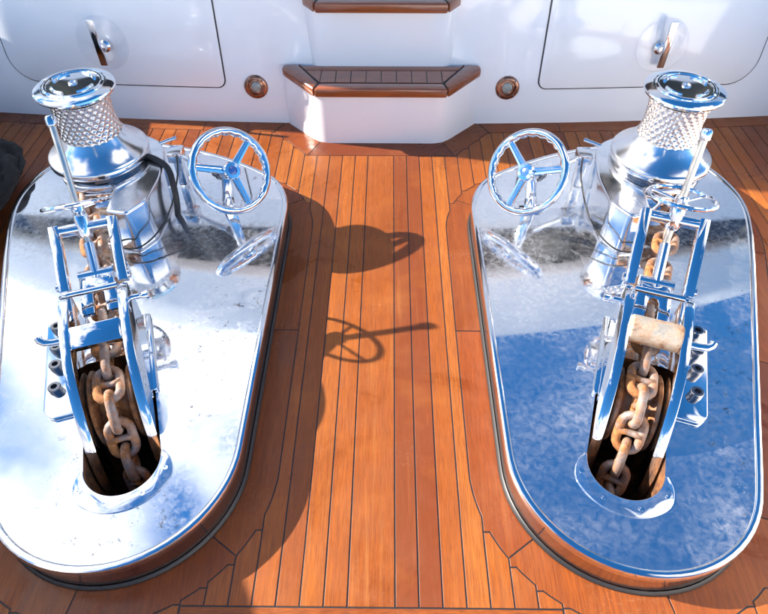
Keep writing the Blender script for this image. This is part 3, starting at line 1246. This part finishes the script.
def brake_wheel(s):
    hub = Vector((0.556, 1.925, 0.315))
    n = Vector((-0.60, -0.56, 0.57)).normalized()
    base = Vector((0.612, 1.975, ZT))
    o = (s * base.x, base.y, ZT)
    X = mirror(s)
    h = thing('brake_handwheel', o, 'chrome three spoked handwheel with scalloped rim on a post, %s' % ('standing on the blue reflecting plinth' if s > 0 else 'standing on the white glaring plinth'), 'handwheel', 'brake handwheels of the windlasses')
    mk('rim', wavy_ring(hub, n, 0.1465, 0.0172, 24, 0.0058), M['steel_frame'], h, X, o)
    hb = mk('hub', lathe([(0.012, -0.03), (0.026, -0.025), (0.028, -0.005), (0.034, 0.002), (0.034, 0.014), (0.030, 0.019), (0.017, 0.020), (0.016, 0.017)], hub, n, 40), M['steel'], h, X, o)
    mk('badge', lathe([(0.0162, 0.017), (0.010, 0.019), (0.0, 0.0195)], hub, n, 24), M['badge'], hb, X, o)
    u, w = frame(n)
    down = (Vector((0, 0, -1)) - n * Vector((0, 0, -1)).dot(n)).normalized()
    side = n.cross(down).normalized()
    for k in range(3):
        a = 2 * pi * k / 3
        e = down * cos(a) + side * sin(a)
        f = n.cross(e)
        V, F = [], []
        prof = [(-0.013, 0.002), (-0.011, 0.009), (-0.004, 0.010), (-0.003, 0.004), (0.003, 0.004), (0.004, 0.010), (0.011, 0.009), (0.013, 0.002), (0.010, -0.006), (-0.010, -0.006)]
        m = len(prof)
        for d, sc_ in ((0.026, 1.2), (0.08, 1.05), (0.146, 0.95)):
            for x, y in prof:
                V.append(tuple(hub + e * d + f * x * sc_ + n * y))
        for i in range(2):
            for j in range(m):
                F.append([i * m + j, i * m + (j + 1) % m, (i + 1) * m + (j + 1) % m, (i + 1) * m + j])
        mk('spoke', (V, F), M['steel'], h, X, o, angle=30)
    # shaft with universal joint to the brake bracket
    p1 = hub - n * 0.105
    p2 = Vector((0.80, 2.105, 0.262))
    mk('shaft', join(cyl(hub - n * 0.02, p1, 0.0125, 18), cyl(hub - n * 0.03, hub - n * 0.06, 0.018, 20)), M['steel_soft'], h, X, o)
    dj = (p2 - p1).normalized()
    mk('universal_joint', join(cyl(p1 - n * -0.012, p1 - n * 0.012, 0.017, 16), cyl(p1 - dj * 0.004, p1 + dj * 0.03, 0.016, 16), cyl(p1 + Vector((0, 0, -0.02)), p1 + Vector((0, 0, 0.02)), 0.006, 12)), M['steel_dark'], h, X, o)
    mk('drive_rod', join(cyl(p1 + dj * 0.02, p2, 0.010, 16), cyl(p1 + dj * 0.06, p1 + dj * 0.085, 0.0135, 16)), M['steel_soft'], h, X, o)
    # post
    top = hub - n * 0.045
    t0 = Vector((base.x, base.y, ZT))
    e = Vector((0.78, 0.62, 0)).normalized()
    f = Vector((-e.y, e.x, 0))
    V, F = [], []
    for P, w2 in ((t0, 0.026), (t0 + (top - t0) * 0.5, 0.021), (top + Vector((0, 0, 0.012)), 0.017)):
        for x, y in ((-1, -0.35), (1, -0.35), (1, 0.35), (-1, 0.35)):
            V.append(tuple(P + f * x * w2 + e * y * w2 * 1.2))
    for i in range(2):
        for j in range(4):
            F.append([i * 4 + j, i * 4 + (j + 1) % 4, i * 4 + 4 + (j + 1) % 4, i * 4 + 4 + j])
    F += [[3, 2, 1, 0], [8, 9, 10, 11]]
    mk('post', (V, F), M['steel'], h, X, o, bevel=0.003)
    mk('foot', prism(rounded([(t0.x - 0.05, t0.y - 0.035), (t0.x + 0.05, t0.y - 0.035), (t0.x + 0.05, t0.y + 0.035), (t0.x - 0.05, t0.y + 0.035)], 0.02), ZT + 0.0005, ZT + 0.009), M['steel'], h, X, o, bevel=0.002)


brake_wheel(1)
brake_wheel(-1)


# ------------------------------------------------------------------ chain stoppers
def stopper(s):
    o2 = loc2(0, 0)
    o = (s * o2[0], o2[1], ZT)

    def X(p):
        q = S0 + UU * p[0] + NN * p[1]
        return (s * q.x, q.y, p[2])
    lab = ('chrome screw chain stopper with rust stained roller on the blue reflecting plinth' if s > 0 else 'chrome screw chain stopper with clean bar and long screw on the white glaring plinth')
    c = thing('chain_stopper', o, lab, 'chain stopper', 'screw chain stoppers on the plinths')
    R = M['roller_rust'] if s > 0 else M['steel_frame']
    # base plates and cheeks
    for b in (-1, 1):
        prof = [(0.125, ZT + 0.012), (0.128, 0.29), (0.120, 0.328), (0.085, 0.340), (0.01, 0.336), (-0.06, 0.322), (-0.135, 0.295), (-0.20, 0.250), (-0.26, 0.190), (-0.305, 0.125), (-0.340, 0.055), (-0.352, -0.02), (-0.345, -0.07), (-0.275, -0.07), (-0.262, 0.02), (-0.235, 0.09), (-0.19, ZT + 0.012)]
        # smooth the outline
        Q = []
        for i in range(len(prof)):
            a, q = prof[i], prof[(i + 1) % len(prof)]
            Q += [(a[0] * 0.75 + q[0] * 0.25, a[1] * 0.75 + q[1] * 0.25), (a[0] * 0.25 + q[0] * 0.75, a[1] * 0.25 + q[1] * 0.75)]
        n = len(Q)
        b0, b1 = b * 0.070, b * 0.098
        V = [(a, b0, z) for a, z in Q] + [(a, b1, z) for a, z in Q]
        F = [list(range(n)), list(range(n, 2 * n))[::-1]] + [[i, (i + 1) % n, n + (i + 1) % n, n + i] for i in range(n)]
        mk('cheek', (V, F), M['steel_frame'], c, X, o, bevel=0.002, angle=40)
        pl = [(0.22, b * 0.085), (0.22, b * 0.212), (-0.14, b * 0.212), (-0.17, b * 0.19), (-0.17, b * 0.085)]
        if b < 0:
            pl = [(0.17, b * 0.085), (0.17, b * 0.115), (-0.16, b * 0.115), (-0.16, b * 0.085)]
        pl = rounded(pl, 0.012)
        base = mk('base_plate', prism(pl, ZT + 0.0005, ZT + 0.014), M['steel_frame'], c, X, o, bevel=0.003)
        if b > 0:
            for a in (0.185, 0.095, 0.02, -0.07):
                cc = (a, 0.176, ZT + 0.014)
                mk('bolt', lathe([(0.0195, 0.0), (0.0195, 0.019), (0.0175, 0.022), (0.0095, 0.022), (0.0095, 0.008), (0.0, 0.008)], cc, (0, 0, 1), 20), M['steel_dark'], base, X, o, angle=30)
    # rusty grooved sheave under the chain
    mk('sheave', lathe([(0.0, -0.060), (0.110, -0.060), (0.116, -0.056), (0.112, -0.048), (0.085, -0.036), (0.076, 0.0), (0.085, 0.036), (0.112, 0.048), (0.116, 0.056), (0.110, 0.060), (0.0, 0.060)], (-0.165, 0, 0.106), (0, 1, 0), 48), M['sheave'], c, X, o)
    mk('axle', cyl((-0.165, -0.099, 0.106), (-0.165, 0.099, 0.106), 0.016, 18), M['steel_soft'], c, X, o)
    # hold down roller / bar
    if s > 0:
        mk('roller', lathe([(0.0, -0.070), (0.038, -0.070), (0.041, -0.066), (0.041, 0.066), (0.038, 0.070), (0.0, 0.070)], (-0.040, 0, 0.310), (0, 1, 0), 36), R, c, X, o)
    else:
        V, F = box((0.0, 0, 0), (0.034, 0.070, 0.017))
        V = [(-0.058 + x * cos(0.45) - z * sin(0.45), y, 0.308 + x * sin(0.45) + z * cos(0.45)) for x, y, z in V]
        mk('roller', (V, F), R, c, X, o, bevel=0.006)
    mk('tie_bar', cyl((0.100, -0.071, 0.338), (0.100, 0.071, 0.338), 0.0095, 16), M['steel_frame'], c, X, o)
    # locking pin with bent handle outboard, knob inboard
    mk('locking_pin', tube([(-0.005, 0.08, 0.262), (-0.005, 0.135, 0.262), (-0.004, 0.158, 0.266), (0.004, 0.170, 0.272), (0.012, 0.173, 0.277)], 0.0115, 14), M['steel'], c, X, o)
    mk('knob', join(cyl((0.085, -0.083, 0.288), (0.085, -0.125, 0.288), 0.009, 14), lathe([(0.009, 0.0), (0.014, 0.012), (0.016, 0.026), (0.012, 0.029), (0.0, 0.029)], (0.085, -0.122, 0.288), (0, -1, 0), 20)), M['steel'], c, X, o)
    # hinged frame
    ba, bz = (0.318, 0.408) if s < 0 else (0.335, 0.440)
    piv = Vector((0.158, 0, 0.322))
    barp = Vector((ba, 0, bz))
    d = (barp - piv).normalized()
    nrm = Vector((-d.z, 0, d.x))
    for b in (-1, 1):
        V = []
        P0, P1 = piv - d * 0.02, barp + d * 0.018
        for P in (P0, P1):
            for q, y in ((-0.014, b * 0.0705), (0.014, b * 0.0705), (0.014, b * 0.1015), (-0.014, b * 0.1015)):
                V.append((P.x + nrm.x * q, y, P.z + nrm.z * q))
        F = [[3, 2, 1, 0], [4, 5, 6, 7]] + [[j, (j + 1) % 4, 4 + (j + 1) % 4, 4 + j] for j in range(4)]
        arm = mk('arm', (V, F), M['steel_frame'], c, X, o, bevel=0.0028, seg=2)
        mk('pivot_bolt', lathe([(0.013, 0.0), (0.013, 0.006), (0.010, 0.008), (0.0, 0.008)], (piv.x, b * 0.1015, piv.z), (0, b, 0), 18), M['steel_soft'], arm, X, o)
    mk('crossbar', cyl((ba, -0.071, bz), (ba, 0.071, bz), 0.0185, 24), M['steel_frame'], c, X, o)
    # screw, nut, wheel
    L = radians(33 if s < 0 else 17)
    ax = Vector((sin(L), 0, cos(L)))
    B = Vector((ba, 0, bz))
    mk('nut', lathe([(0.0, -0.03), (0.019, -0.03), (0.023, -0.02), (0.023, 0.035), (0.019, 0.045), (0.018, 0.052), (0.0, 0.052)], B, ax, 24), M['steel_frame'], c, X, o, angle=30)
    top = 0.315 if s < 0 else 0.255
    low = -0.10
    # threaded rod
    prof = []
    k = 0
    h = low
    while h < top:
        prof.append((0.0115, h))
        prof.append((0.0098, h + 0.0026))
        h += 0.0052
    mk('screw', lathe(prof, B, ax, 16), M['zinc'], c, X, o, angle=80)
    mk('screw_head', lathe([(0.0, top - 0.004), (0.016, top - 0.004), (0.017, top), (0.017, top + 0.022), (0.013, top + 0.028), (0.0, top + 0.028)], B, ax, 6), M['steel'], c, X, o, bevel=0.002)
    wc = B + ax * 0.062
    ww = mk('screw_wheel', tube([wc + (Vector((0, 1, 0)) * cos(2 * pi * q / 48) + ax.cross(Vector((0, 1, 0))) * sin(2 * pi * q / 48)) * 0.098 + ax * 0.012 for q in range(48)], 0.0072, 10, closed=True), M['steel'], c, X, o)
    for q in range(3):
        a = radians(80 + 120 * q)
        e = Vector((0, 1, 0)) * cos(a) + ax.cross(Vector((0, 1, 0))) * sin(a)
        mk('wheel_spoke', cyl(wc + e * 0.016, wc + e * 0.095 + ax * 0.012, 0.0048, 10), M['steel'], ww, X, o)
    mk('wheel_hub', lathe([(0.0, -0.01), (0.02, -0.01), (0.02, 0.012), (0.016, 0.016), (0.0, 0.016)], wc, ax, 20), M['steel'], ww, X, o)
    # sleeve and claw plate
    ca, cz = (0.215, 0.300) if s < 0 else (0.200, 0.288)
    cl = Vector((ca, 0, cz))
    s0 = B + ax * low
    mk('sleeve', join(cyl(B - ax * 0.05 if s < 0 else B - ax * 0.085, cl, 0.0165, 20), cyl(cl + Vector((0.002, 0, 0.0)), cl + Vector((-0.028, 0, -0.012)), 0.0165, 20, 0.010)), M['steel_frame'], c, X, o)
    mk('claw_pin', cyl(cl + Vector((0, -0.052, 0)), cl + Vector((0, 0.052, 0)), 0.0165, 22), M['steel_frame'], c, X, o)
    # plate with slot: two legs and a bridge
    dd = Vector((-0.94, 0, -0.34)).normalized() if s < 0 else Vector((-0.93, 0, -0.36)).normalized()
    nn = Vector((-dd.z, 0, dd.x))
    if nn.z < 0:
        nn = -nn

    def bar(l0, l1, y0, y1, w0=None):
        V = []
        for l in (l0, l1):
            for y, q in ((y0, -0.011), (y1, -0.011), (y1, 0.011), (y0, 0.011)):
                P = cl + dd * l + nn * q + Vector((0, y, 0))
                V.append(tuple(P))
        return V, [[3, 2, 1, 0], [4, 5, 6, 7]] + [[j, (j + 1) % 4, 4 + (j + 1) % 4, 4 + j] for j in range(4)]
    V, F = [], []
    outl = [(0.008, -0.050), (0.140, -0.056), (0.140, -0.018), (0.075, -0.016), (0.062, -0.010), (0.058, 0.0), (0.062, 0.010), (0.075, 0.016), (0.140, 0.018), (0.140, 0.056), (0.008, 0.050)]
    n = len(outl)
    for q in (-0.011, 0.011):
        for l, y in outl:
            V.append(tuple(cl + dd * l + nn * q + Vector((0, y, 0))))
    F = [list(range(n))[::-1], list(range(n, 2 * n))] + [[i, (i + 1) % n, n + (i + 1) % n, n + i] for i in range(n)]
    mk('claw', (V, F), M['steel_frame'], c, X, o, bevel=0.0025, angle=30)


stopper(1)
stopper(-1)


# ------------------------------------------------------------------ anchor chains (stud link)
def link_mesh():
    L, W, d = 0.134, 0.088, 0.0260
    r = (W - d) / 2
    h = (L - d) / 2 - r
    path = []
    for k in range(9):
        a = -pi / 2 + pi * k / 8
        path.append((h + r * cos(a), r * sin(a), 0))
    for k in range(9):
        a = pi / 2 + pi * k / 8
        path.append((-h + r * cos(a), r * sin(a), 0))
    g = join(tube(path, d / 2, 12, closed=True), tube([(0, -r, 0), (0, -r * 0.35, 0), (0, r * 0.35, 0), (0, r, 0)], 0.010, 10, radii=[0.015, 0.010, 0.010, 0.015]))
    V, F = g
    me = bpy.data.meshes.new('link')
    me.from_pydata([tuple(v) for v in V], [], F)
    me.shade_smooth()
    me.materials.append(M['chain'])
    return me


LINK = link_mesh()


def chain(s):
    gx = Vector((AX[0] + 0.118, AX[1] + 0.02, 0.2175))
    keys = [(0.96, 0.085, 0.2175), (0.86, 0.072, 0.218), (0.60, 0.048, 0.222), (0.30, 0.018, 0.224), (0.10, 0.0, 0.224), (-0.06, -0.002, 0.228), (-0.12, -0.003, 0.227)]
    C = Vector((-0.165, 0, 0.106))
    for q in range(10, 63, 8):
        keys.append((C.x - 0.122 * sin(radians(q)), -0.004, C.z + 0.122 * cos(radians(q))))
    last = Vector(keys[-1])
    dirn = Vector((-0.62, -0.02, -0.80)).normalized()
    for k in range(1, 10):
        dirn = (dirn + Vector((0.03, 0, -0.10))).normalized()
        last = last + dirn * 0.05
        keys.append(tuple(last))
    pts = [Vector(p) for p in keys]
    # round the chain wheel at the start
    start = []
    W = []
    for p in pts:
        q = S0 + UU * p.x + NN * p.y
        W.append(Vector((s * q.x, q.y, p.z)))
    A = Vector((s * AX[0], AX[1], 0.2175))
    a0 = atan2(W[0].y - A.y, (W[0].x - A.x) * s)
    for k in range(1, 8):
        a = a0 + radians(14) * k
        start.append(A + Vector((s * 0.118 * cos(a), 0.118 * sin(a), 0)))
    W = start[::-1] + W
    o = Vector((s * loc2(-0.1, 0)[0], loc2(-0.1, 0)[1], 0.24))
    lab = 'rusty stud link anchor chain running through the %s' % ('stopper with the stained roller' if s > 0 else 'stopper with the clean bar')
    root = thing('anchor_chain', o, lab, 'chain', 'anchor chains')
    pitch = 0.0815
    acc, want, idx = 0.0, 0.02 + (0.0 if s > 0 else 0.03), 0
    for i in range(len(W) - 1):
        a, b = W[i], W[i + 1]
        seg = (b - a).length
        while want <= acc + seg:
            p = a + (b - a) * ((want - acc) / seg)
            tt = (b - a).normalized()
            up = Vector((0, 0, 1)) if abs(tt.z) < 0.95 else Vector((0, 1, 0))
            sd = up.cross(tt).normalized()
            u2 = tt.cross(sd)
            roll = (0 if idx % 2 == 0 else pi / 2) + random.uniform(-0.14, 0.14)
            y = sd * cos(roll) + u2 * sin(roll)
            z = tt.cross(y)
            m = Matrix((tt, y, z)).transposed().to_4x4()
            m.translation = p - o
            l = bpy.data.objects.new('link', LINK)
            COL.objects.link(l)
            l.parent = root
            l.matrix_local = m
            want += pitch
            idx += 1
        acc += seg


chain(1)
chain(-1)


# ------------------------------------------------------------------ black bag by the bulwark
def bag():
    o = Vector((-1.775, 2.04, 0.0))
    me = bpy.data.meshes.new('black_bag')
    bm = bmesh.new()
    bmesh.ops.create_icosphere(bm, subdivisions=6, radius=1.0)
    for v in bm.verts:
        p = v.co.copy()
        q = Vector((p.x * 0.27, p.y * 0.40, 0))
        z = p.z
        zz = (0.12 + 0.105 * z) if z > -0.2 else 0.099 + 0.6 * (z + 0.2) * 0.15
        f = 1.0 + 0.10 * noise.noise(p * 2.1) + 0.05 * noise.noise(p * 5.3)
        fold = 0.05 * (0.5 + 0.5 * sin(9 * p.x + 13 * p.y + 5 * noise.noise(p * 2.3))) ** 3 + 0.03 * noise.noise(p * 4.0) + 0.006 * noise.noise(p * 16)
        bulge = 0.06 * max(0.0, noise.noise(Vector((p.x * 1.6, p.y * 1.6, 9.2))))
        v.co = Vector((q.x * f, q.y * f, max(0.002, zz + bulge - fold * max(0.0, z))))
    for f in bm.faces:
        f.smooth = True
    bm.to_mesh(me)
    bm.free()
    me.materials.append(M['canvas'])
    root = thing('bag', o, 'slumped black canvas bag on the deck beside the white glaring plinth', 'bag')
    body = bpy.data.objects.new('bag_body', me)
    COL.objects.link(body)
    body.parent = root
    strap = []
    for k in range(24):
        u = k / 23
        strap.append((-0.16 + 0.34 * u, -0.05 - 0.16 * sin(pi * u), 0.232 + 0.02 * sin(7 * u) - 0.09 * u * u))
    V, F = [], []
    for i, p in enumerate(strap):
        for dy, dz in ((-0.02, 0), (0.02, 0.003), (0.02, 0.007), (-0.02, 0.004)):
            V.append((p[0] + o.x, p[1] + dy + o.y, p[2] + dz))
    for i in range(23):
        for j in range(4):
            F.append([i * 4 + j, i * 4 + (j + 1) % 4, i * 4 + 4 + (j + 1) % 4, i * 4 + 4 + j])
    mk('strap', (V, F), M['canvas'], root, ident, tuple(o))


bag()
